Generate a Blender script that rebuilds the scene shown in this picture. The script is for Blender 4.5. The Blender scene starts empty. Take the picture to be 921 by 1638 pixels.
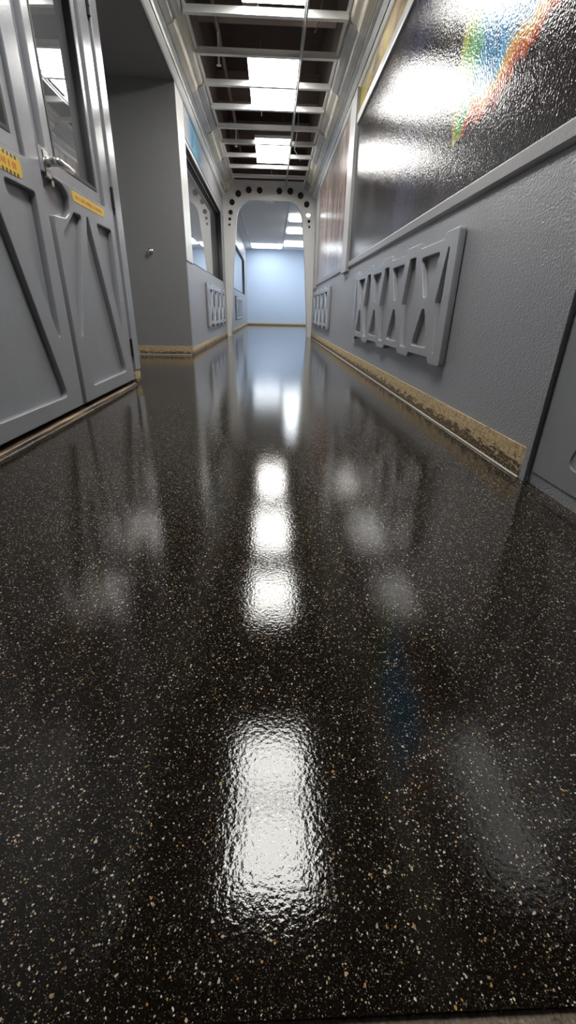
import bpy, bmesh, math, random
from mathutils import Matrix, Vector
random.seed(7)
C = bpy.context.scene
COL = C.collection
PI = math.pi

# ------------------------------------------------------------------ camera
cam_d = bpy.data.cameras.new('camera')
cam = bpy.data.objects.new('camera', cam_d)
COL.objects.link(cam)
PITCH, YAW, ROLL, FPX = 0.441965, 0.0449387, 0.0216356, 677.09
_cp, _sp, _cy, _sy, _cr, _sr = math.cos(PITCH), math.sin(PITCH), math.cos(YAW), math.sin(YAW), math.cos(ROLL), math.sin(ROLL)
_F = Vector((_sy * _cp, _cy * _cp, -_sp)); _R = Vector((_cy, -_sy, 0)); _U = _R.cross(_F)
_R2 = _cr * _R + _sr * _U; _U2 = -_sr * _R + _cr * _U
cam.matrix_world = Matrix.Translation((0, 0, 0.6)) @ Matrix((_R2, _U2, -_F)).transposed().to_4x4()
cam_d.sensor_fit = 'VERTICAL'; cam_d.sensor_height = 24.0; cam_d.sensor_width = 24.0 * 921 / 1638
cam_d.lens = 24.0 * FPX / 1638.0
cam_d.clip_start = 0.02; cam_d.clip_end = 100
C.camera = cam

# ------------------------------------------------------------------ world, exposure, light levels
w = bpy.data.worlds.new('world'); C.world = w; w.use_nodes = True
w.node_tree.nodes['Background'].inputs[0].default_value = (0.5, 0.52, 0.56, 1)
w.node_tree.nodes['Background'].inputs[1].default_value = 0.02
C.view_settings.view_transform = 'Standard'; C.view_settings.look = 'None'
C.view_settings.gamma = 1.0; C.view_settings.use_curve_mapping = False
C.view_settings.exposure = 1.45
LAMP = 10.5          # troffers of the corridor
ROOM_LAMP = 4.0     # troffers of the room beyond the arch
C.cycles.max_bounces = 10; C.cycles.glossy_bounces = 6; C.cycles.diffuse_bounces = 5
C.cycles.sample_clamp_indirect = 6.0
C.cycles.use_denoising = True
C.cycles.caustics_reflective = True


# ------------------------------------------------------------------ materials
class NT:
    def __init__(self, name):
        self.m = bpy.data.materials.new(name); self.m.use_nodes = True
        self.t = self.m.node_tree; self.b = self.t.nodes['Principled BSDF']
        tc = self.t.nodes.new('ShaderNodeTexCoord'); self.obj = tc.outputs['Object']
    def n(self, typ, **kw):
        x = self.t.nodes.new(typ)
        for k, v in kw.items(): setattr(x, k, v)
        return x
    def put(self, sock, v):
        if isinstance(v, bpy.types.NodeSocket): self.t.links.new(v, sock)
        elif v is not None:
            if isinstance(v, (tuple, list)) and len(v) == 3 and sock.type == 'RGBA': v = tuple(v) + (1,)
            sock.default_value = v
    def math(self, op, a, b=None, clamp=False):
        x = self.n('ShaderNodeMath', operation=op, use_clamp=clamp); self.put(x.inputs[0], a)
        if b is not None: self.put(x.inputs[1], b)
        return x.outputs[0]
    def mix(self, f, a, b):
        x = self.n('ShaderNodeMix', data_type='RGBA'); self.put(x.inputs[0], f); self.put(x.inputs[6], a); self.put(x.inputs[7], b)
        return x.outputs[2]
    def step(self, v, lo, hi):
        x = self.n('ShaderNodeMapRange', interpolation_type='SMOOTHSTEP'); self.put(x.inputs[0], v)
        x.inputs[1].default_value = lo; x.inputs[2].default_value = hi
        return x.outputs[0]
    def map(self, scale=(1, 1, 1), loc=(0, 0, 0)):
        x = self.n('ShaderNodeMapping'); self.put(x.inputs['Vector'], self.obj)
        x.inputs['Scale'].default_value = scale; x.inputs['Location'].default_value = loc
        return x.outputs[0]
    def noise(self, scale, detail=2.0, vec=None, rough=0.5):
        x = self.n('ShaderNodeTexNoise'); self.put(x.inputs['Vector'], vec or self.obj)
        x.inputs['Scale'].default_value = scale; x.inputs['Detail'].default_value = detail; x.inputs['Roughness'].default_value = rough
        return x.outputs['Fac']
    def voro(self, scale, vec=None):
        x = self.n('ShaderNodeTexVoronoi'); self.put(x.inputs['Vector'], vec or self.obj); x.inputs['Scale'].default_value = scale
        s = self.n('ShaderNodeSeparateColor'); self.put(s.inputs[0], x.outputs['Color'])
        return x.outputs['Distance'], s.outputs[0], s.outputs[1], s.outputs[2]
    def ramp(self, f, stops, interp='LINEAR'):
        x = self.n('ShaderNodeValToRGB'); self.put(x.inputs[0], f); r = x.color_ramp; r.interpolation = interp
        while len(r.elements) < len(stops): r.elements.new(0.5)
        for e, (p, c) in zip(r.elements, stops): e.position = p; e.color = tuple(c) + (1,)
        return x.outputs[0]
    def xyz(self):
        x = self.n('ShaderNodeSeparateXYZ'); self.put(x.inputs[0], self.obj); return x.outputs
    def bump(self, h, dist, strength=1.0):
        x = self.n('ShaderNodeBump'); self.put(x.inputs['Height'], h); x.inputs['Distance'].default_value = dist
        x.inputs['Strength'].default_value = strength; self.put(self.b.inputs['Normal'], x.outputs[0])
    def set(self, **kw):
        for k, v in kw.items(): self.put(self.b.inputs[{'color': 'Base Color', 'rough': 'Roughness', 'metal': 'Metallic', 'ior': 'IOR', 'coat': 'Coat Weight', 'coat_rough': 'Coat Roughness', 'aniso': 'Anisotropic', 'spec': 'Specular IOR Level'}[k]], v)
        return self


def paint(name, col, rough, peel=0.0, scale=200, var=0.08, metal=0.0):
    a = NT(name)
    n = a.noise(3.0, 3); n2 = a.noise(40, 3)
    f = a.math('ADD', a.math('MULTIPLY', n, 0.6), a.math('MULTIPLY', n2, 0.4))
    a.set(color=a.mix(f, tuple(c * (1 - var) for c in col), tuple(c * (1 + var) for c in col)), rough=rough, metal=metal)
    if peel: a.bump(a.noise(scale, 2.5), peel)
    return a.m


M = {}
M['wall'] = paint('wall_charcoal_paint', (0.315, 0.32, 0.345), 0.32, 0.0045, 130)
M['alcove'] = paint('alcove_charcoal_paint', (0.27, 0.27, 0.278), 0.5, 0.0016, 150)
M['door'] = paint('door_grey_enamel', (0.295, 0.30, 0.325), 0.19, 0.0003, 120, 0.14)
M['relief'] = paint('relief_panel_grey_enamel', (0.33, 0.335, 0.36), 0.24, 0.0006, 140, 0.08)
M['trimgrey'] = paint('light_grey_trim_paint', (0.40, 0.405, 0.41), 0.35, 0.0004, 90)
M['portal'] = paint('arch_silver_paint', (0.76, 0.76, 0.745), 0.34, 0.0006, 60, 0.12, 0.1)
M['pale'] = paint('pale_grey_trim_paint', (0.58, 0.58, 0.57), 0.35, 0.0004, 90)
M['rail'] = paint('grey_rail_paint', (0.31, 0.31, 0.32), 0.35, 0.0012, 110)
M['roomwall'] = paint('room_bounce_white', (0.78, 0.80, 0.84), 0.5)  # unseen room walls, made white to bounce light onto the ceiling
M['hole_shade'] = paint('arch_hole_shade', (0.05, 0.05, 0.055), 0.6)
M['endwall'] = paint('blue_wall_paint', (0.48, 0.58, 0.73), 0.5, 0.0006, 90, 0.03)
M['roomceil'] = paint('room_ceiling_tile', (0.84, 0.83, 0.82), 0.8, 0.0006, 60, 0.03)
M['black'] = paint('black_rubber', (0.010, 0.010, 0.011), 0.6)
M['dark'] = paint('plenum_dark_brown', (0.11, 0.08, 0.07), 0.8, 0.0, 10, 0.3)
M['joist'] = paint('plenum_brown_steel', (0.26, 0.195, 0.165), 0.7, 0.0, 10, 0.3)
M['bar'] = paint('galvanised_bar', (0.82, 0.82, 0.80), 0.38, 0.0004, 60, 0.16, 0.35)
M['chrome'] = paint('satin_chrome', (0.75, 0.74, 0.71), 0.2, 0, 10, 0.03, 1.0)
M['cable'] = paint('pale_cable', (0.45, 0.42, 0.38), 0.5)
M['strip'] = paint('pale_metal_strip', (0.72, 0.69, 0.62), 0.3, 0.0006, 60, 0.15, 0.4)
M['housing'] = paint('white_enamel', (0.7, 0.7, 0.7), 0.4)
M['backwall'] = paint('rear_wall_paint', (0.10, 0.10, 0.105), 0.6)
M['red'] = paint('label_red_print', (0.62, 0.13, 0.02), 0.5)
M['blackink'] = paint('label_black_print', (0.02, 0.018, 0.012), 0.5)
M['yellow'] = paint('label_yellow', (0.70, 0.44, 0.02), 0.4, 0.0, 10, 0.08)


def lamp_mat(name, col, s):
    a = NT(name); a.set(color=(0.8, 0.8, 0.8), rough=0.5)
    a.put(a.b.inputs['Emission Color'], col); a.b.inputs['Emission Strength'].default_value = s
    return a.m


M['lamp'] = lamp_mat('troffer_diffuser', (1.0, 0.985, 0.94), LAMP)
M['roomlamp'] = lamp_mat('room_troffer_diffuser', (0.88, 0.95, 1.0), ROOM_LAMP)


def glass_mat():
    a = NT('dark_reflective_glass')
    a.set(color=(0.42, 0.43, 0.45), rough=0.015, metal=0.72, ior=1.6)
    a.bump(a.noise(1.3, 1), 0.0012)
    return a.m


M['glass'] = glass_mat()


def floor_mat():
    a = NT('black_epoxy_with_flakes')
    base = a.ramp(a.noise(380, 3, rough=0.7), [(0.38, (0.004, 0.003, 0.002)), (0.58, (0.013, 0.0095, 0.0065)), (0.78, (0.055, 0.040, 0.026))])
    d, r, g, b = a.voro(620)
    fine = a.math('MULTIPLY', a.math('LESS_THAN', d, 0.36), a.math('GREATER_THAN', r, 0.66))
    c = a.mix(fine, base, a.ramp(g, [(0, (0.05, 0.038, 0.024)), (0.5, (0.13, 0.10, 0.065)), (0.85, (0.28, 0.24, 0.19)), (1, (0.5, 0.46, 0.40))]))
    for sc, th, cut in ((330, 0.33, 0.86), (215, 0.30, 0.93), (150, 0.27, 0.962)):
        wv = a.n('ShaderNodeVectorMath', operation='ADD'); a.put(wv.inputs[0], a.map((1, 1, 1), (sc * .37, sc * .11, 0)))
        nz = a.n('ShaderNodeTexNoise'); a.put(nz.inputs['Vector'], a.obj); nz.inputs['Scale'].default_value = sc * 1.4
        sc_ = a.n('ShaderNodeVectorMath', operation='SCALE'); a.put(sc_.inputs[0], nz.outputs['Color']); sc_.inputs['Scale'].default_value = 0.9 / sc
        a.put(wv.inputs[1], sc_.outputs[0])
        d, r, g, b = a.voro(sc, wv.outputs[0])
        m = a.math('MULTIPLY', a.math('LESS_THAN', d, th), a.math('GREATER_THAN', r, cut))
        col = a.ramp(g, [(0, (0.42, 0.28, 0.15)), (0.3, (0.62, 0.52, 0.38)), (0.55, (0.8, 0.78, 0.72)), (0.78, (0.72, 0.66, 0.55)), (0.9, (0.62, 0.27, 0.07)), (1, (0.7, 0.45, 0.12))])
        c = a.mix(m, c, col)
    a.set(color=c, rough=0.065, ior=1.38)
    h1 = a.noise(150, 2.0); h2 = a.noise(14, 1.5)
    pd, pr, pg, pb = a.voro(90)
    pit = a.math('MULTIPLY', a.math('LESS_THAN', pd, 0.16), a.math('GREATER_THAN', pr, 0.75))
    h = a.math('ADD', a.math('ADD', h1, a.math('MULTIPLY', h2, 0.8)), a.math('MULTIPLY', pit, -1.2))
    a.bump(h, 0.00024)
    return a.m


M['floor'] = floor_mat()


def concrete_mat():
    a = NT('raw_concrete')
    a.set(color=a.ramp(a.noise(160, 4, rough=0.7), [(0.3, (0.10, 0.075, 0.055)), (0.5, (0.27, 0.21, 0.155)), (0.72, (0.48, 0.40, 0.31))]), rough=0.8)
    a.bump(a.noise(200, 3), 0.002)
    return a.m


M['concrete'] = concrete_mat()


def board_mat():
    a = NT('raw_backer_board')
    z = a.xyz()[2]
    c = a.ramp(a.noise(45, 4, rough=0.7), [(0.3, (0.36, 0.24, 0.115)), (0.5, (0.60, 0.45, 0.25)), (0.72, (0.80, 0.66, 0.43))])
    torn = a.math('ADD', a.math('MULTIPLY', z, 9.0), a.math('MULTIPLY', a.noise(30, 4, a.map((1, 0.35, 1.6)), 0.7), 1.9))
    dark = a.step(torn, 1.30, 1.46)
    flake = a.math('GREATER_THAN', a.noise(60, 3, a.map((1, 0.6, 2)), 0.6), 0.64)
    c = a.mix(flake, c, (0.06, 0.042, 0.028))
    c = a.mix(dark, a.ramp(a.noise(110, 3), [(0.42, (0.02, 0.014, 0.009)), (0.55, (0.12, 0.075, 0.035)), (0.66, (0.6, 0.47, 0.28))]), c)
    a.set(color=c, rough=0.6); a.bump(a.noise(120, 3), 0.002)
    return a.m


M['board'] = board_mat()


def wood_mat():
    a = NT('raw_timber_threshold')
    c = a.ramp(a.noise(30, 4, a.map((1, 0.12, 1))), [(0.35, (0.035, 0.02, 0.01)), (0.55, (0.15, 0.085, 0.035)), (0.7, (0.55, 0.38, 0.18))])
    a.set(color=c, rough=0.3)
    return a.m


M['wood'] = wood_mat()


def brushed(name, col, var, rough, metal=0.85):
    a = NT(name)
    n = a.noise(26, 3, a.map((1.0, 0.035, 1.0))); n2 = a.noise(5, 2)
    f = a.math('ADD', a.math('MULTIPLY', n, 0.7), a.math('MULTIPLY', n2, 0.3))
    c = a.ramp(f, [(0.3, tuple(x * (1 - var) for x in col)), (0.7, tuple(min(1, x * (1 + var)) for x in col))])
    a.set(color=c, rough=rough, metal=metal)
    a.bump(a.noise(60, 2, a.map((1, 0.05, 1))), 0.0008)
    return a.m


M['cove_a'] = brushed('cove_metal_grey', (0.50, 0.485, 0.46), 0.30, 0.34, 0.55)
M['cove_b'] = brushed('cove_metal_champagne', (0.74, 0.69, 0.58), 0.26, 0.34, 0.5)
M['silver'] = brushed('silver_trim_metal', (0.74, 0.74, 0.71), 0.2, 0.27, 0.6)
M['bright'] = brushed('glint_white_trim_metal', (0.92, 0.92, 0.90), 0.05, 0.32, 0.2)  # near-white base stands in for the lamp glint along the edge


def mural_mat(name, kind):
    a = NT(name)
    x, y, z = a.xyz()[0], a.xyz()[1], a.xyz()[2]
    wx = a.math('SUBTRACT', a.noise(3.2, 4, rough=0.65), 0.5)
    wz = a.math('SUBTRACT', a.noise(3.2, 4, a.map((1, 1, 1), (3, 7, 1)), 0.65), 0.5)
    stars_d, sr, sg, sb = a.voro(60)
    stars = a.math('MULTIPLY', a.math('LESS_THAN', stars_d, 0.13), a.math('GREATER_THAN', sr, 0.7))
    dark = a.ramp(a.noise(1.7, 4), [(0.3, (0.018, 0.016, 0.016)), (0.6, (0.045, 0.038, 0.040)), (0.8, (0.09, 0.075, 0.10))])
    if kind == 'nebula':
        yy = a.math('ADD', y, a.math('MULTIPLY', wx, 0.42)); zz = a.math('ADD', z, a.math('MULTIPLY', wz, 0.30))
        # a wedge-shaped splash: steep far edge, lower edge rising towards the near side
        far = a.math('MULTIPLY', a.math('SUBTRACT', 3.06, yy), 0.62)
        low = a.math('SUBTRACT', zz, a.math('ADD', 1.38, a.math('MULTIPLY', a.math('SUBTRACT', 2.92, yy), 0.30)))
        near = a.math('SUBTRACT', yy, 1.75)
        d = a.math('MINIMUM', a.math('MINIMUM', far, low), a.math('MINIMUM', near, a.math('MULTIPLY', a.math('SUBTRACT', zz, 1.46), 0.9)))
        fine = a.math('SUBTRACT', a.noise(22, 3, a.map((1, 1.5, 0.5)), 0.7), 0.5)
        d = a.math('ADD', d, a.math('MULTIPLY', fine, 0.11))
        blue = a.ramp(a.noise(8, 4, a.map((1, 1.6, 0.6)), 0.65), [(0.3, (0.003, 0.06, 0.17)), (0.48, (0.006, 0.19, 0.40)), (0.62, (0.03, 0.33, 0.56)), (0.78, (0.32, 0.42, 0.58))])
        cool = a.ramp(d, [(0.0, (0.38, 0.36, 0.02)), (0.05, (0.13, 0.32, 0.03)), (0.12, (0.01, 0.24, 0.14)), (0.2, (0.005, 0.18, 0.26))])
        warm = a.ramp(d, [(0.0, (0.26, 0.03, 0.012)), (0.05, (0.50, 0.10, 0.015)), (0.10, (0.56, 0.30, 0.03)), (0.17, (0.06, 0.25, 0.26))])
        rim = a.mix(a.step(a.math('SUBTRACT', low, far), -0.06, 0.05), warm, cool)
        c = a.mix(a.step(d, 0.10, 0.20), rim, blue)
        c = a.mix(a.step(d, -0.02, 0.02), dark, c)
        haze = a.math('MULTIPLY', a.step(a.math('ABSOLUTE', a.math('SUBTRACT', yy, 4.0)), 0.55, 0.05), a.noise(4, 3))
        c = a.mix(a.math('MULTIPLY', haze, 0.55), c, (0.20, 0.20, 0.36))
        c = a.mix(stars, c, (0.65, 0.65, 0.66))
    elif kind == 'streaks':
        s = a.noise(2.6, 3, a.map((1, 1.4, 0.25)))
        c = a.ramp(s, [(0.3, (0.09, 0.08, 0.10)), (0.45, (0.20, 0.11, 0.11)), (0.55, (0.33, 0.29, 0.25)), (0.7, (0.24, 0.14, 0.15))])
        c = a.mix(stars, c, (0.6, 0.6, 0.6))
    elif kind == 'gold':
        s = a.math('ADD', a.noise(1.3, 4, a.map((1, 1.0, 2.0)), 0.65), a.math('MULTIPLY', wx, 0.2))
        c = a.ramp(s, [(0.30, (0.10, 0.07, 0.05)), (0.44, (0.42, 0.28, 0.12)), (0.55, (0.50, 0.44, 0.06)), (0.66, (0.35, 0.27, 0.20)), (0.8, (0.13, 0.10, 0.12))])
    else:
        s = a.math('ADD', a.noise(1.1, 3), a.math('MULTIPLY', wx, 0.3))
        c = a.ramp(s, [(0.34, (0.34, 0.34, 0.37)), (0.5, (0.50, 0.51, 0.54)), (0.66, (0.40, 0.39, 0.44))])
        sp = a.math('ABSOLUTE', a.math('SUBTRACT', a.math('ADD', y, a.math('MULTIPLY', wx, 0.8)), 8.0))
        c = a.mix(a.step(sp, 0.85, 0.2), c, a.ramp(a.noise(3, 3), [(0.35, (0.06, 0.18, 0.36)), (0.5, (0.05, 0.34, 0.54)), (0.65, (0.26, 0.52, 0.66))]))
    a.set(color=c, rough=0.06, ior=1.35)
    a.bump(a.math('ADD', a.noise(80, 2.5), a.math('MULTIPLY', a.noise(6, 1), 0.5)), 0.0017)
    return a.m


M['mural1'] = mural_mat('nebula_print', 'nebula')
M['mural2'] = mural_mat('streaked_print', 'streaks')
M['mural3'] = mural_mat('gold_print', 'gold')
M['mural4'] = mural_mat('blue_print', 'blue')


# ------------------------------------------------------------------ helpers
def tag(o, label=None, cat=None, group=None, kind=None):
    if label: o['label'] = label
    if cat: o['category'] = cat
    if group: o['group'] = group
    if kind: o['kind'] = kind
    return o


def link(name, me, mat, parent=None):
    o = bpy.data.objects.new(name, me); COL.objects.link(o)
    if mat: me.materials.append(mat)
    if parent: o.parent = parent
    return o


def empty(name, loc, rz=0.0):
    o = bpy.data.objects.new(name, None); COL.objects.link(o)
    o.location = loc; o.rotation_euler = (0, 0, rz); o.empty_display_size = 0.1
    return o


class MB:
    def __init__(self): self.bm = bmesh.new()
    def box(self, x0, x1, y0, y1, z0, z1):
        v = [self.bm.verts.new(p) for p in ((x0, y0, z0), (x1, y0, z0), (x1, y1, z0), (x0, y1, z0), (x0, y0, z1), (x1, y0, z1), (x1, y1, z1), (x0, y1, z1))]
        for f in ((0, 3, 2, 1), (4, 5, 6, 7), (0, 1, 5, 4), (1, 2, 6, 5), (2, 3, 7, 6), (3, 0, 4, 7)): self.bm.faces.new([v[i] for i in f])
        return self
    def prism(self, poly, y0, y1):            # polygon in (x, z) drawn out along y
        a = [self.bm.verts.new((p[0], y0, p[1])) for p in poly]; b = [self.bm.verts.new((p[0], y1, p[1])) for p in poly]
        n = len(poly)
        for i in range(n): self.bm.faces.new((a[i], a[(i + 1) % n], b[(i + 1) % n], b[i]))
        self.bm.faces.new(a[::-1]); self.bm.faces.new(b)
        return self
    def tube(self, pts, rad, seg=10, caps=True):
        pts = [Vector(p) for p in pts]; rings = []
        rr = rad if isinstance(rad, (list, tuple)) else [rad] * len(pts)
        for i, p in enumerate(pts):
            t = (pts[min(i + 1, len(pts) - 1)] - pts[max(i - 1, 0)]).normalized()
            s = Vector((0, 0, 1)) if abs(t.z) < 0.9 else Vector((1, 0, 0))
            u = t.cross(s).normalized(); v = t.cross(u)
            rings.append([self.bm.verts.new(p + rr[i] * (math.cos(2 * PI * k / seg) * u + math.sin(2 * PI * k / seg) * v)) for k in range(seg)])
        for r0, r1 in zip(rings, rings[1:]):
            for k in range(seg): self.bm.faces.new((r0[k], r0[(k + 1) % seg], r1[(k + 1) % seg], r1[k]))
        if caps: self.bm.faces.new(rings[0][::-1]); self.bm.faces.new(rings[-1])
        return self
    def build(self, name, mat, parent=None, bevel=0.0, smooth=False, seg=2):
        bmesh.ops.recalc_face_normals(self.bm, faces=self.bm.faces)
        if bevel:
            es = [e for e in self.bm.edges if len(e.link_faces) == 2 and e.calc_face_angle(0) > 0.6]
            bmesh.ops.bevel(self.bm, geom=es, offset=bevel, segments=seg, affect='EDGES', profile=0.5, clamp_overlap=True)
        me = bpy.data.meshes.new(name); self.bm.to_mesh(me); self.bm.free()
        if smooth:
            for p in me.polygons: p.use_smooth = True
        return link(name, me, mat, parent)


def area(p): return 0.5 * sum(p[i][0] * p[(i + 1) % len(p)][1] - p[(i + 1) % len(p)][0] * p[i][1] for i in range(len(p)))


def rounded(poly, r, seg=4):
    """the polygon with its corners rounded; r is one radius or one per corner"""
    out = []; n = len(poly)
    for i in range(n):
        p, a, b = Vector(poly[i]), Vector(poly[i - 1]), Vector(poly[(i + 1) % n])
        ri = r[i] if isinstance(r, (list, tuple)) else r
        da, db = (a - p), (b - p); la, lb = da.length, db.length; da /= la; db /= lb
        ang = math.acos(max(-1, min(1, da.dot(db))))
        if ri <= 0 or ang > 3.0: out.append(tuple(p)); continue
        t = min(ri / math.tan(ang / 2), 0.45 * la, 0.45 * lb)
        p0, p2 = p + da * t, p + db * t
        for k in range(seg + 1):
            s = k / seg; out.append(tuple((1 - s) ** 2 * p0 + 2 * s * (1 - s) * p + s * s * p2))
    return out


def plate(name, outline, holes, n0, n1, mat, parent=None, bevel=0.004, mtx=None):
    """flat plate with holes: 2-D outline (u, v), thickness n0..n1 along the normal; mtx takes (u, v, n) to the parent's space"""
    cu = bpy.data.curves.new(name, 'CURVE'); cu.dimensions = '2D'; cu.fill_mode = 'BOTH'
    half = (n1 - n0) / 2
    cu.extrude = half - bevel; cu.bevel_depth = bevel; cu.bevel_resolution = 1; cu.offset = -bevel
    for k, poly in enumerate([outline] + list(holes)):
        poly = list(poly)
        if (area(poly) > 0) != (k == 0): poly = poly[::-1]
        s = cu.splines.new('POLY'); s.points.add(len(poly) - 1); s.use_cyclic_u = True
        for q, p in zip(s.points, poly): q.co = (p[0], p[1], 0, 1)
    tmp = bpy.data.objects.new('tmp', cu); COL.objects.link(tmp)
    dg = bpy.context.evaluated_depsgraph_get(); dg.update()
    me = bpy.data.meshes.new_from_object(tmp.evaluated_get(dg))
    bpy.data.objects.remove(tmp); bpy.data.curves.remove(cu)
    me.name = name; me.materials.clear()
    me.transform((mtx or WALL) @ Matrix.Translation((0, 0, (n0 + n1) / 2)))
    me.update()
    return link(name, me, mat, parent)


WALL = Matrix(((0, 0, 1, 0), (1, 0, 0, 0), (0, 1, 0, 0), (0, 0, 0, 1)))       # u -> +y, v -> +z, n -> +x
FRONT = Matrix(((1, 0, 0, 0), (0, 0, -1, 0), (0, 1, 0, 0), (0, 0, 0, 1)))     # u -> +x, v -> +z, n -> -y


def copy_tree(o, parent=None):
    c = o.copy(); COL.objects.link(c); c.parent = parent
    for ch in o.children: copy_tree(ch, c)
    return c


def struct(name, mb, mat, label=None, bevel=0.0):
    o = mb.build(name, mat, bevel=bevel); return tag(o, label, None, None, 'structure')


# ------------------------------------------------------------------ the setting
XR, XL, XD = 1.034, -1.13, -1.18          # right wall, left wall past the alcove, door plane
YP = 11.9                                 # face of the portal arch
YE = 22.0                                 # end wall of the room beyond
struct('floor', MB().box(-2.6, 2.6, 0.155, YE + 0.1, -0.03, 0.0), M['floor'], 'glossy black epoxy floor full of pale flakes')
struct('floor_concrete', MB().box(-2.6, 2.6, -3.1, 0.155, -0.05, -0.006), M['concrete'], 'bare brown concrete at the near edge of the epoxy floor')
struct('wall_right', MB().box(XR, 1.2, -3.0, YP + 0.15, 0, 4.3), M['wall'], 'charcoal corridor wall carrying the mural')
wl = MB()
wl.box(-1.4, XD, -3.0, 1.56, 0, 2.98).box(-1.4, XD, 1.56, 4.03, 2.56, 2.98)
struct('wall_left', wl, M['wall'], 'charcoal wall around the double door')
wa = MB()
wa.box(-2.4, -2.3, 4.03, 6.66, 0, 2.98).box(-2.4, -1.4, 3.93, 4.03, 0, 2.98)
struct('wall_alcove', wa, M['alcove'], 'dark inner wall of the alcove behind the door jamb')
struct('wall_alcove_return', MB().box(-2.3, XL, 6.56, 6.66, 0, 2.98), M['alcove'], 'dark charcoal return wall closing the alcove')
struct('ceiling_alcove', MB().box(-2.4, -1.12, -3.0, YP + 0.15, 2.98, 4.3), M['alcove'], 'dark soffit over the alcove')
W1 = (7.05, 11.38, 1.20, 2.57)            # window opening in the left wall
W2 = (14.2, 20.4, 1.20, 2.50)
wb = MB()
wb.box(-1.33, XL, 6.66, W1[0], 0, 2.98).box(-1.33, XL, W1[0], W1[1], 0, W1[2]).box(-1.33, XL, W1[0], W1[1], W1[3], 2.98).box(-1.33, XL, W1[1], YP + 0.15, 0, 2.98)
wb.box(-1.33, XL, YP + 0.15, W2[0], 0, 3.08).box(-1.33, XL, W2[0], W2[1], 0, W2[2]).box(-1.33, XL, W2[0], W2[1], W2[3], 3.08).box(-1.33, XL, W2[1], YE, 0, 3.08)
struct('wall_left_window', wb, M['wall'], 'charcoal wall with the long dark windows')
struct('wall_end', MB().box(-1.25, 2.4, YE, YE + 0.1, 0, 3.08), M['endwall'], 'pale blue wall at the far end')
struct('wall_room_right', MB().box(2.3, 2.4, YP + 0.15, YE, 0, 3.08), M['roomwall'], 'pale side wall of the far room')
struct('wall_room_front', MB().box(1.2, 2.4, YP + 0.05, YP + 0.15, 0, 3.08), M['roomwall'], 'pale wall beside the back of the arch')
struct('ceiling_room', MB().box(-1.25, 2.4, YP + 0.15, YE + 0.1, 3.08, 3.2), M['roomceil'], 'grey ceiling of the far room')
struct('wall_rear', MB().box(-2.4, 2.4, -3.1, -3.0, 0, 4.3), M['backwall'], 'grey wall behind the camera')
struct('ceiling', MB().box(-2.4, 2.4, -3.1, YP + 0.15, 4.3, 4.4), M['dark'], 'dark brown deck above the open ceiling grid')
struct('wall_plenum', MB().box(-1.12, XR, YP + 0.03, YP + 0.15, 3.25, 4.3), M['dark'], 'dark wall over the arch in the ceiling void')

# baseboards of bare backer board
struct('baseboard_right', MB().box(XR - 0.006, XR - 0.0002, 1.592, YP - 0.002, 0.0, 0.122), M['board'], 'bare tan baseboard strip under the mural wall')
struct('baseboard_alcove', MB().box(-2.3, XL - 0.001, 6.553, 6.5598, 0.0, 0.125), M['board'], 'bare tan baseboard strip across the alcove')
struct('baseboard_left', MB().box(XL + 0.0002, XL + 0.006, 6.56, YP - 0.002, 0.0, 0.10), M['board'], 'bare tan baseboard strip under the long window')
struct('baseboard_room', MB().box(XL + 0.0002, XL + 0.006, YP + 0.152, YE, 0.0, 0.10), M['board'], 'bare tan baseboard strip on the side of the far room')
struct('baseboard_end', MB().box(XL + 0.006, 2.29, YE - 0.008, YE - 0.0002, 0.0, 0.10), M['board'], 'bare tan baseboard strip under the blue end wall')
eb = MB().box(XR - 0.028, XR - 0.016, 1.60, YP - 0.01, 0.0, 0.007)
tag(eb.build('floor_edge_strip', M['strip'], bevel=0.003), 'thin pale metal strip along the foot of the mural wall', 'floor strip')
eb = MB().box(-2.25, XL - 0.01, 6.537, 6.5528, 0.0, 0.016)
tag(eb.build('floor_edge_strip', M['strip'], bevel=0.003), 'short pale strip along the foot of the alcove return wall', 'floor strip')

# ------------------------------------------------------------------ right wall trims and murals
struct('trim_1', MB().prism([(XR, 1.135), (XR - 0.014, 1.140), (XR - 0.020, 1.152), (XR - 0.020, 1.203), (XR - 0.014, 1.212), (XR, 1.214)], -3.0, 6.44), M['rail'], 'grey chair rail under the nebula mural', 0.003)
struct('trim_2', MB().box(XR - 0.05, XR, 6.44, 6.86, 1.10, 2.95), M['trimgrey'], 'broad flat grey upright between the two murals', 0.004)
struct('trim_3', MB().prism([(XR, 2.61), (XR - 0.028, 2.615), (XR - 0.032, 2.63), (XR - 0.032, 2.69), (XR - 0.026, 2.70), (XR, 2.705)], -3.0, 6.44), M['trimgrey'], 'grey rail along the top of the nebula mural', 0.003)
struct('trim_4', MB().prism([(XR, 1.135), (XR - 0.014, 1.140), (XR - 0.020, 1.152), (XR - 0.020, 1.203), (XR - 0.014, 1.212), (XR, 1.214)], 6.86, 10.95), M['rail'], 'grey chair rail under the streaked mural', 0.003)
struct('trim_5', MB().box(XR - 0.045, XR, 10.95, 11.40, 1.10, 2.93), M['trimgrey'], 'flat grey upright beside the arch', 0.004)
tag(MB().box(XR - 0.010, XR - 0.0005, -2.9, 6.44, 1.214, 2.61).build('mural', M['mural1']), 'glossy dark mural sheet with a blue, green and red splash', 'mural')
tag(MB().box(XR - 0.010, XR - 0.0005, 6.86, 10.95, 1.214, 2.93).build('mural', M['mural2']), 'glossy mural sheet with pinkish streaks between the two grey uprights', 'mural')
tag(MB().box(XR - 0.010, XR - 0.0005, -2.9, 6.44, 2.705, 2.945).build('mural_strip', M['mural3']), 'narrow yellow and tan mural strip above the nebula mural', 'mural')
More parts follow.
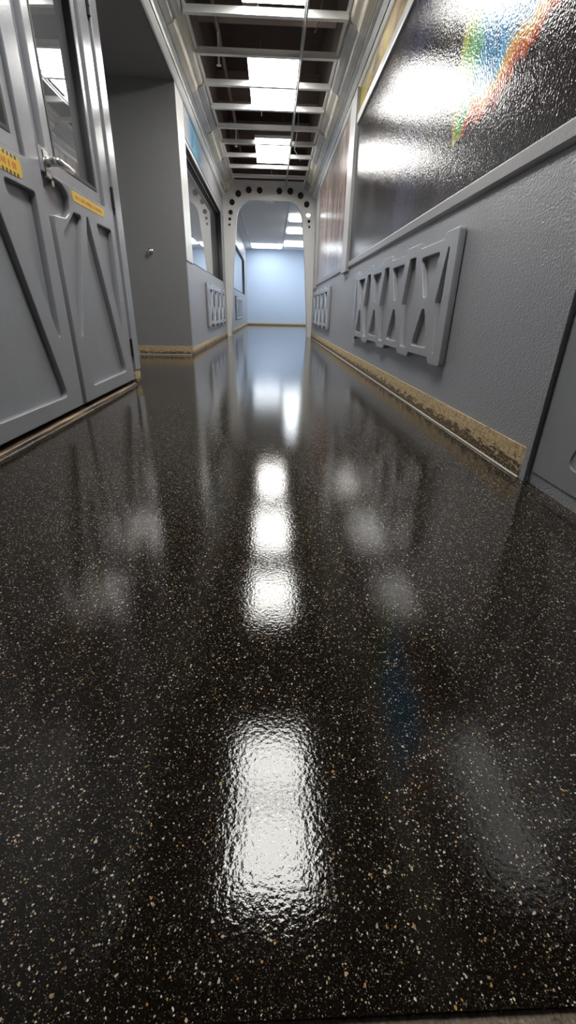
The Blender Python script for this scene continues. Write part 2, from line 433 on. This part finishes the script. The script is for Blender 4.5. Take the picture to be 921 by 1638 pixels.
tag(MB().box(XL + 0.0005, XL + 0.008, 6.68, YP - 0.02, 2.62, 2.968).build('mural_strip', M['mural4']), 'narrow blue mural strip over the long window', 'mural')

# ------------------------------------------------------------------ coves: trims and folded metal panels
def cove(side, name_side):
    if side > 0: (x0, z0), (x1, z1) = (XR, 2.95), (0.725, 3.2)
    else: (x0, z0), (x1, z1) = (-1.12, 2.98), (-0.83, 3.2)
    d = Vector((x1 - x0, z1 - z0)); nrm = Vector((-side * abs(d.y), -abs(d.x))).normalized()   # into the corridor
    def at(t, off=0.0):
        p = Vector((x0, z0)) + d * t + nrm * off; return (p.x, p.y)
    where = 'over the mural wall' if side > 0 else 'over the doors and window'
    tag(MB().prism([at(-0.02, 0.0), at(-0.02, 0.016), at(0.03, 0.022), at(0.16 if side < 0 else 0.10, 0.020), at(0.18 if side < 0 else 0.12, 0.0)], -2.95, YP - 0.01).build('cove_trim', M['bright'], bevel=0.002),
        'pale metal edge with painted-in glint running ' + where, 'metal trim')
    tag(MB().prism([at(0.19 if side < 0 else 0.13, -0.001), at(0.20 if side < 0 else 0.14, 0.012), at(0.26, 0.004), at(0.35, 0.014), at(0.37, -0.001)], -2.95, YP - 0.01).build('cove_moulding', M['silver'], bevel=0.002),
        'ribbed silver moulding under the metal panels ' + where, 'metal trim')
    ys = [-2.9, -1.25, 0.14, 1.53, 2.93, 4.32, 5.715, 7.10, 8.50, 9.90, 11.28, YP - 0.01]
    ords = ['', '', '', '', '', 'seventh', 'sixth', 'fifth', 'fourth', 'third', 'second', 'short first']
    for i in range(4, len(ys) - 1):
        lite = i % 2 == (1 if side > 0 else 0)
        k = (0.020, 0.006) if lite else (0.006, 0.018)
        prof = [at(0.38, 0.002), at(0.56, k[0] + 0.004), at(0.60, k[0]), at(0.66, k[1]), at(0.82, k[1] + 0.012), at(0.92, 0.004), at(0.93, -0.010), at(0.38, -0.012)]
        lab = ['', '', '', '', 'eighth', 'seventh', 'sixth', 'fifth', 'fourth', 'third', 'second'][i] if i < 10 else 'short last'
        names = {10: 'short folded metal cove panel touching the arch ' + where}
        nth = {9: 'first full', 8: 'second full', 7: 'third full', 6: 'fourth full', 5: 'fifth full', 4: 'sixth full'}
        lab = names.get(i) or '%s %s folded metal cove panel counted from the arch, %s' % (nth[i], 'champagne' if lite else 'grey', where)
        tag(MB().prism(prof, ys[i] + 0.003, ys[i + 1] - 0.003).build('cove_panel', M['cove_b' if lite else 'cove_a'], bevel=0.0015), lab, 'metal panel', 'folded metal cove panels')
    xe = x1
    pr = [at(0.925, 0.004), at(0.93, 0.016), (xe - side * 0.012, 3.175), (xe - side * 0.012, 3.215), (xe, 3.215), at(0.96, -0.012)]
    tag(MB().prism(pr, -2.95, YP - 0.01).build('ceiling_edge_angle', M['bar'], bevel=0.001), 'grey metal edge angle along the open ceiling ' + where, 'metal trim')
    # upstand behind the cove, closing the ceiling void
    xx = (x1 + 0.02, x1 + 0.05) if side > 0 else (x1 - 0.05, x1 - 0.02)
    struct('wall_void_' + ('right' if side > 0 else 'left'), MB().box(min(xx), max(xx), -2.95, YP, 3.216, 4.3), M['dark'])


cove(1, 'right'); cove(-1, 'left')

# ------------------------------------------------------------------ portal arch
def mirror(pts, cx): return [(2 * cx - x, z) for x, z in pts]


CX = -0.047
half_in = [(0.960, 0.0), (0.948, 0.35), (0.905, 0.95), (0.868, 1.55), (0.812, 2.10), (0.770, 2.50)]
corner = [(0.752, 2.62), (0.715, 2.72), (0.65, 2.81), (0.56, 2.87), (0.47, 2.90)]
inner = [(CX + x, z) for x, z in half_in + corner]
inner = inner + mirror(inner, CX)[::-1]
outer_r = [(1.032, 0.0), (1.032, 3.07), (0.775, 3.28)]
outer_l = [(-0.83, 3.28), (-1.128, 3.07), (-1.128, 0.0)]
body = [outer_r[0], outer_r[1], outer_r[2]] + outer_l + [(p[0], p[1]) for p in inner[::-1]]


def circ(x, z, r, n=20): return [(x + r * math.cos(2 * PI * k / n), z + r * math.sin(2 * PI * k / n)) for k in range(n)]


hs = [(0.225, 3.095, 0.066), (0.475, 3.097, 0.068), (0.715, 3.02, 0.068), (0.862, 2.855, 0.062), (0.905, 2.66, 0.050), (0.928, 2.53, 0.032), (0.940, 2.42, 0.025)]
holes = [circ(CX + s * x, z, r) for x, z, r in hs for s in (1, -1)]
arch = empty('portal_arch', (0, YP, 0)); tag(arch, 'silver portal arch with rows of round holes across the corridor', 'arch')
plate('arch_plate', body, holes, -0.03, 0.0, M['portal'], arch, 0.004, FRONT)
plate('arch_shade_sheet', body, [circ(CX + 0.905, 2.66, 0.075)], -0.118, -0.10, M['hole_shade'], arch, 0.003, FRONT)  # dark sheet added behind the holes to paint in their shade
plate('arch_plate', body, [circ(CX + 0.905, 2.66, 0.09)], -0.15, -0.12, M['portal'], arch, 0.004, FRONT)


def offs(pts, d): return [(CX + (x - CX) * (1 + d / 0.9), z + (d if z > 2.6 else (d * (z - 2.0) / 0.6 if z > 2.0 else 0))) for x, z in pts]


lip = [(x, z) for x, z in offs(inner, 0.012)] + inner[::-1]
plate('arch_lip', lip, [], -0.16, 0.012, M['portal'], arch, 0.002, FRONT)
b = MB(); b.box(-0.16, 0.06, -0.02, 0.0, 2.842, 2.895)
b.build('closer_bracket', M['trimgrey'], arch, 0.006)

# ------------------------------------------------------------------ windows of the left wall
def window(name, wn, label, dp=0.14):
    y0, y1, z0, z1 = wn
    r = empty(name, (XL, (y0 + y1) / 2, (z0 + z1) / 2)); tag(r, label, 'window', None, 'structure')
    hw, hh = (y1 - y0) / 2, (z1 - z0) / 2
    rect = lambda k: [(-hw + k, -hh + k), (hw - k, -hh + k), (hw - k, hh - k), (-hw + k, hh - k)]
    plate('frame', rect(0.0), [rect(0.014)], -dp, -0.001, M['black'], r, 0.002)
    MB().box(-dp * 0.53, -dp * 0.44, -hw + 0.016, hw - 0.016, hh - 0.021, hh - 0.0135).build('bead', M['strip'], r)
    plate('inner_frame', rect(0.012), [rect(0.045)], 0.01 - dp, 0.04 - dp, M['black'], r, 0.003)
    MB().box(0.015 - dp, 0.023 - dp, -hw + 0.02, hw - 0.02, -hh + 0.02, hh - 0.02).build('glass_pane', M['glass'], r)
    return r


window('window_1', W1, 'long dark window with a black frame before the arch')
window('window_2', W2, 'dark window with a black frame in the far room', 0.075)

struct('trim_12', MB().box(XL + 0.0004, XL + 0.012, 6.561, 7.045, 1.19, 2.978), M['pale'], 'pale grey upright facing between the alcove corner and the long window', 0.003)

# ------------------------------------------------------------------ X-braced relief panels
def relief(label):
    r = empty('relief_panel', (0, 0, 0)); tag(r, label, 'wall panel', 'X-braced relief panels')
    L = 1.52; zt, zb = 0.995, 0.352
    pitch = 0.732; cs = [-1.098 + pitch * k for k in range(4)]          # cell centres
    hx = [cs[0] - pitch / 2 + pitch * k for k in range(5)]              # side hexagon centres
    top, bot = [], []
    for k, h in enumerate(hx):
        a, b_ = max(-L, h - 0.135), min(L, h + 0.135)
        for lst, zz, s in ((top, zt, 1), (bot, zb, -1)):
            q = []
            if a > -L: q += [(a - 0.03, zz), (a, zz + s * 0.032)]
            else: q += [(-L, zz + s * 0.032)]
            if b_ < L: q += [(b_, zz + s * 0.032), (b_ + 0.03, zz)]
            else: q += [(L, zz + s * 0.032)]
            lst += q
    out = rounded(bot + top[::-1], 0.018, 3)
    hol = []
    for c in cs:
        hol.append(rounded([(c - 0.176, 0.935), (c + 0.176, 0.935), (c + 0.035, 0.702), (c - 0.035, 0.702)], 0.02, 3))
        hol.append(rounded([(c - 0.165, 0.405), (c + 0.165, 0.405), (c + 0.025, 0.632), (c - 0.025, 0.632)], 0.02, 3))
    for k, h in enumerate(hx):
        if 0 < k < 4: hol.append(rounded([(h - 0.07, 0.953), (h - 0.165, 0.665), (h - 0.07, 0.378), (h + 0.07, 0.378), (h + 0.165, 0.665), (h + 0.07, 0.953)], 0.016, 3))
        else:
            s = 1 if k == 0 else -1; e = h + s * 0.055
            hol.append(rounded([(e, 0.945), (e, 0.385), (h + s * 0.075, 0.385), (h + s * 0.165, 0.665), (h + s * 0.075, 0.945)], 0.012, 3))
    plate('braced_plate', out, hol, 0.006, 0.043, M['relief'], r, 0.004)
    g = MB().box(0.0005, 0.0070, -L + 0.02, L - 0.02, zb + 0.012, zt - 0.012); g.build('backing', M['relief'], r)
    return r


p0 = relief('grey X-braced relief panel under the nebula mural')
p0.location = (XR, 4.135, 0); p0.rotation_euler.z = PI
for loc, rz, lab in (((XR, 9.72, 0), PI, 'grey X-braced relief panel under the streaked mural beside the arch'),
                     ((XL, 9.80, 0), 0, 'grey X-braced relief panel under the long window'),
                     ((XL, 16.4, 0), 0, 'bluish grey X-braced relief panel beyond the arch')):
    c = copy_tree(p0); c.location = loc; c.rotation_euler.z = rz; c['label'] = lab

# ------------------------------------------------------------------ doors
def leaf(name, pocket, mir, label, sticker):
    """a door leaf, hung with its face at x = 0, u from -0.545 (seam side) to 0.545 (hinge side); mir flips it"""
    r = empty(name, (0, 0, 0)); tag(r, label, 'door', None, 'structure')
    W = 0.545; s = -1 if mir else 1
    fl = lambda pts: [(s * x, z) for x, z in pts]
    fx = lambda a, b: (min(s * a, s * b), max(s * a, s * b))
    win = [(-0.405, 1.245), (0.380, 1.245), (0.380, 2.36), (-0.405, 2.36)]
    if pocket:
        out = [(-0.50, 0.045), (W, 0.045), (W, 2.52), (-0.455, 2.52), (-0.455, 1.345), (-W, 1.345), (-W, 1.232), (-0.315, 1.222), (-0.262, 1.185), (-0.268, 1.10), (-0.345, 1.062), (-0.50, 1.052)]
        out = rounded(out, [0.004, 0.004, 0.004, 0.004, 0.01, 0.004, 0.004, 0.03, 0.03, 0.04, 0.04, 0.015])
        triA = [(-0.095, 1.112), (-0.205, 1.112), (-0.40, 0.985), (-0.412, 0.72), (-0.408, 0.385)]
    else:
        out = [(-W, 0.045), (W, 0.045), (W, 2.52), (-W, 2.52)]
        triA = [(-0.15, 1.115), (-0.435, 1.115), (-0.412, 0.385)]
    triB = [(0.152, 1.115), (0.447, 1.115), (0.412, 0.390)]
    cen = [(0.012, 1.12), (-0.012, 1.12), (-0.362, 0.130), (0.364, 0.135)]
    hol = [rounded(win, 0.012)] + [rounded(t, 0.022) for t in (triA, triB)] + [rounded(cen, [0.01, 0.01, 0.03, 0.03])]
    plate('face_panel', fl(out), [fl(h) for h in hol], -0.036, 0.0, M['door'], r, 0.005)
    slab = [(-W, 0.03), (W, 0.03), (W, 2.525), (-W, 2.525)]
    wi = [(-0.380, 1.262), (0.345, 1.262), (0.345, 2.34), (-0.380, 2.34)]
    plate('slab', fl(slab), [fl(wi)], -0.100, -0.033, M['door'], r, 0.002)
    ring = lambda a: [(-0.380 + a, 1.262 + a), (0.345 - a, 1.262 + a), (0.345 - a, 2.34 - a), (-0.380 + a, 2.34 - a)]
    plate('window_frame', fl(ring(-0.012)), [fl(ring(0.055))], -0.060, -0.016, M['door'], r, 0.004)
    plate('gasket', fl(ring(0.050)), [fl(ring(0.072))], -0.066, -0.013, M['black'], r, 0.002)
    a, b_ = fx(-0.38, 0.345)
    MB().box(-0.068, -0.060, a + 0.05, b_ - 0.05, 1.312, 2.29).build('glass_pane', M['glass'], r)
    for z in (0.30, 1.33, 2.36):
        a, b_ = fx(W + 0.002, W + 0.022)
        h = MB().tube([(0.004, (a + b_) / 2, z - 0.065), (0.004, (a + b_) / 2, z + 0.065)], 0.011, 10)
        for q in (-0.068, -0.022, 0.022, 0.062): h.tube([(0.004, (a + b_) / 2, z + q), (0.004, (a + b_) / 2, z + q + 0.006)], 0.0135, 10)
        h.build('hinge', M['black'], r)
    if pocket:
        yy = s * -0.475
        h = MB(); a, b_ = fx(-0.508, -0.440); h.box(-0.034, 0.004, a, b_, 1.215, 1.335)
        h = h.build('handle', M['chrome'], r, 0.006)
        lv = MB().tube([(0.0, yy, 1.285), (0.030, yy, 1.285), (0.062, yy, 1.285)], [0.026, 0.020, 0.020], 14)
        lv.tube([(0.058, yy - s * 0.022, 1.285), (0.060, yy + s * 0.03, 1.286), (0.062, yy + s * 0.11, 1.288), (0.062, yy + s * 0.18, 1.290), (0.050, yy + s * 0.205, 1.288)], [0.018, 0.021, 0.018, 0.015, 0.012], 14)
        lv.build('lever', M['chrome'], h, smooth=True)
        MB().tube([(-0.034, yy + s * 0.06, 1.205), (-0.008, yy + s * 0.06, 1.205)], 0.015, 16).build('lock_cylinder', M['chrome'], r)
    if sticker:
        u0, u1 = (-0.20, 0.335); z0, z1 = 1.172, 1.226
        if sticker == 'hazard': u0, u1, z0, z1 = -0.335, 0.285, 1.140, 1.222
        lab = rounded([(u0, z0), (u1, z0), (u1, z1), (u0, z1)], 0.024 if sticker == 'plain' else 0.05)
        st = plate('warning_label', fl(lab), [], 0.0002, 0.0016, M['yellow'], r, 0.0004)
        tag(st, 'yellow warning label')
        if sticker == 'hazard':
            hz = MB()
            for k in range(18):
                u = u0 + 0.045 + k * (u1 - u0 - 0.09) / 17
                for zz in (z0, z1 - 0.016):
                    a, b_ = fx(u - 0.008, u + 0.008); hz.box(0.0016, 0.0021, a, b_, zz + 0.001, zz + 0.015)
            hz.build('border_ticks', M['blackink'], st)
        tx = MB(); rnd = random.Random(3); u = u0 + 0.05; zc = (z0 + z1) / 2; hh = 0.011 if sticker == 'plain' else 0.015
        while u < u1 - 0.06:                        # lettering too worn to read: red strokes
            wd = rnd.uniform(0.010, 0.018)
            for kk in range(2):
                a, b_ = fx(u + kk * wd * 0.55, u + kk * wd * 0.55 + 0.0045); tx.box(0.0016, 0.0021, a, b_, zc - hh * rnd.uniform(0.7, 1), zc + hh * rnd.uniform(0.6, 1))
            a, b_ = fx(u, u + wd * 0.8); tx.box(0.0016, 0.0022, a, b_, zc - 0.002, zc + 0.003)
            u += wd + rnd.choice([0.006, 0.006, 0.02])
        tx.build('lettering', M['red'], st)
    else:
        pass
    return r


d2 = leaf('door_2', True, False, 'grey door leaf with the chrome lever and long yellow label', 'plain'); d2.location = (XD, 3.308, 0)
d1 = leaf('door_1', False, True, 'grey door leaf cut off by the frame, with the black-bordered yellow label', 'hazard'); d1.location = (XD, 2.206, 0)
d3 = leaf('door_3', False, False, 'dark grey door leaf at the near end of the mural wall', None); d3.location = (XR - 0.004, 1.005, 0); d3.rotation_euler.z = PI
# door_3 swings on a frame that is proud of the wall
struct('trim_6', MB().box(XR - 0.022, XR, 1.556, 1.592, 0, 2.6), M['wall'], 'dark upright edge between the near door and the mural wall', 0.002)
# jambs of the double door
jb = MB().box(-1.40, -1.168, 3.885, 4.03, 0.115, 2.56)
struct('trim_7', jb, M['door'], 'grey jamb at the alcove side of the double door', 0.004)
struct('trim_8', MB().box(-1.40, -1.168, 1.56, 1.655, 0.0, 2.56), M['door'], 'grey jamb at the near side of the double door', 0.004)
struct('trim_9', MB().box(-1.40, -1.168, 1.56, 4.03, 2.56, 2.66), M['door'], 'grey head of the double door frame', 0.004)
struct('trim_10', MB().box(-1.39, -1.285, 1.655, 3.885, 0.0, 2.56), M['black'], 'dark stop behind the double door')
tag(MB().box(-1.235, -1.174, 3.89, 4.022, 0.0, 0.113).build('jamb_block', M['board'], bevel=0.003), 'bare tan block at the foot of the door jamb', 'wood block')
th = MB().prism([(-1.238, 0.0), (-1.168, 0.0), (-1.172, 0.012), (-1.182, 0.018), (-1.238, 0.019)], 1.66, 3.868)
tag(th.build('door_threshold', M['wood'], bevel=0.002), 'worn raw timber threshold under the double door', 'threshold')
# knob on the alcove return wall
kr = empty('wall_knob', (-1.594, 6.56, 1.282)); tag(kr, 'small round metal knob on the dark alcove wall', 'knob')
MB().tube([(0, 0, 0), (0, -0.008, 0), (0, -0.011, 0)], [0.042, 0.042, 0.034], 20).build('rose', M['chrome'], kr)
MB().tube([(0, -0.010, 0), (0, -0.020, 0), (0, -0.028, 0), (0, -0.040, 0), (0, -0.048, 0), (0, -0.051, 0)], [0.014, 0.014, 0.027, 0.031, 0.022, 0.006], 18).build('knob', M['chrome'], kr, smooth=True)

# ------------------------------------------------------------------ open ceiling: bars, tee, lights, things in the void
barY = [11.12, 10.47, 9.81, 9.14, 8.48, 7.79, 7.11, 6.40, 5.69, 5.0, 4.3, 3.6, 2.9, 2.2, 1.5]
nth = ['first', 'second', 'third', 'fourth', 'fifth', 'sixth', 'seventh', 'eighth', 'ninth', 'tenth', 'eleventh', 'twelfth', 'thirteenth', 'fourteenth', 'fifteenth']


def bar_mesh():
    m = MB(); x0, x1 = -0.842, 0.737
    m.box(x0, x1, -0.026, 0.026, 0.0, 0.004).box(x0, x1, -0.026, -0.022, 0.004, 0.056).box(x0, x1, 0.022, 0.026, 0.004, 0.056)
    return m


b0 = bar_mesh().build('ceiling_crossbar', M['bar'])
for i, y in enumerate(barY):
    o = b0 if i == 0 else b0.copy()
    if i: COL.objects.link(o)
    o.location = (0, y, 3.142)
    tag(o, 'galvanised ceiling crossbar, %s counted from the arch' % nth[i], 'ceiling bar', 'ceiling crossbars')
m = MB(); m.box(0.303, 0.339, -2.5, YP - 0.02, 3.134, 3.1415).box(0.319, 0.323, -2.5, YP - 0.02, 3.108, 3.134)
tag(m.build('ceiling_runner', M['trimgrey']), 'thin grey runner crossing all the ceiling bars lengthwise', 'ceiling bar')


def troffer(x, y, z, lx, ly, mat, label, group, drop=0.0):
    r = empty('ceiling_light', (x, y, z)); tag(r, label, 'ceiling light', group)
    top = drop or 0.05
    MB().box(-lx / 2, lx / 2, -ly / 2, ly / 2, top - (0.012 if drop else 0.044), top).build('housing', M['housing'], r, 0.004)
    MB().box(-lx / 2 + 0.006, lx / 2 - 0.006, -ly / 2 + 0.006, ly / 2 - 0.006, 0.0, (drop - 0.0125) if drop else 0.0055).build('diffuser', mat, r)
    return r


for y, ly, lab in ((9.70, 1.28, 'bright white ceiling light nearer the arch'), (7.16, 1.28, 'bright white ceiling light in the middle of the open ceiling'),
               (5.16, 0.92, 'ceiling light seen as the middle bright reflection on the floor'), (2.2, 1.28, 'ceiling light seen as the large reflection on the near floor')):
    troffer(0.022, y, 3.2, 0.61, ly, M['lamp'], lab, 'corridor ceiling lights')
for x, y, lx, ly, lab in ((-0.19, 20.75, 1.27, 1.15, 'wide bright ceiling light by the blue end wall'), (1.10, 19.9, 1.15, 1.35, 'bright ceiling light, lowest of three inside the arch'),
                          (1.10, 16.85, 1.15, 1.05, 'bright ceiling light, middle of three inside the arch'), (1.10, 14.72, 1.15, 1.0, 'bright ceiling light, topmost of three inside the arch')):
    troffer(x, y, 3.043, lx, ly, M['roomlamp'], lab, 'lights of the far room', 0.036)  # diffusers dropped below the ceiling so their glowing sides brighten it
# seams of the far ceiling
m = MB()
for x in (-0.86, 0.47): m.box(x - 0.012, x + 0.012, YP + 0.16, YE - 0.01, 3.069, 3.0798)
tag(m.build('trim_11', M['trimgrey']), 'thin lengthwise strips on the grey ceiling of the far room', None, None, 'structure')

# joists and services in the void
for y, lab in ((6.85, 'dark brown joist in the void above the middle light'), (9.0, 'dark brown joist between the two visible lights'), (10.9, 'dark brown joist just before the arch'), (5.2, 'dark brown joist high in the void at the top edge')):
    j = MB(); j.box(-0.87, 0.76, y - 0.06, y + 0.06, 3.62, 3.64).box(-0.87, 0.76, y - 0.008, y + 0.008, 3.64, 3.96).box(-0.87, 0.76, y - 0.06, y + 0.06, 3.96, 3.98)
    tag(j.build('ceiling_joist', M['joist']), lab, 'joist', 'joists in the ceiling void')
p = MB(); p.tube([(-0.62, -2.9, 3.50), (-0.62, YP - 0.02, 3.50)], 0.024, 12)
pr = p.build('sprinkler_pipe', M['dark'], smooth=True); tag(pr, 'dark sprinkler pipe running lengthwise above the ceiling bars', 'pipe')
for y in (9.45, 6.75):
    s = MB().tube([(-0.62, y, 3.48), (-0.62, y, 3.26), (-0.62, y, 3.22)], [0.010, 0.010, 0.014], 8)
    s.tube([(-0.62, y, 3.22), (-0.62, y, 3.195), (-0.62, y, 3.192)], [0.012, 0.016, 0.03], 10)
    s.build('sprinkler_head', M['strip'], pr)
m = MB(); m.box(-0.30, -0.16, 5.55, 6.2, 3.40, 3.56); 
tag(m.build('cable_duct', M['joist'], bevel=0.01), 'short brown duct end hanging in the void above the bars', 'duct')
for pts, lab in (([(0.55, 6.35, 4.3), (0.56, 6.33, 3.8), (0.52, 6.30, 3.5), (0.50, 6.25, 3.38), (0.455, 6.24, 3.29)], 'pale loose cable dangling beside the runner'),
                 ([(-0.14, 5.75, 4.3), (-0.14, 5.75, 3.6), (-0.135, 5.75, 3.2)], 'pale hanger wire above the ninth crossbar'),
                 ([(-0.16, 8.2, 4.3), (-0.165, 8.2, 3.7), (-0.15, 8.18, 3.30), (-0.15, 8.15, 3.2)], 'pale wire hanging between the two lights'),
                 ([(0.45, 9.6, 4.3), (0.47, 9.7, 3.6), (0.42, 9.9, 3.3), (0.55, 10.2, 3.22)], 'pale slack cable lying beside the far light'),
                 ([(0.25, 11.5, 4.3), (0.2, 11.5, 3.5), (0.1, 11.6, 3.3), (0.0, 11.6, 3.32), (-0.05, 11.6, 4.3)], 'pale cable looping down before the arch')):
    tag(MB().tube(pts, 0.008, 8).build('hanging_cable', M['cable'], smooth=True), lab, 'cable', 'cables in the ceiling void')
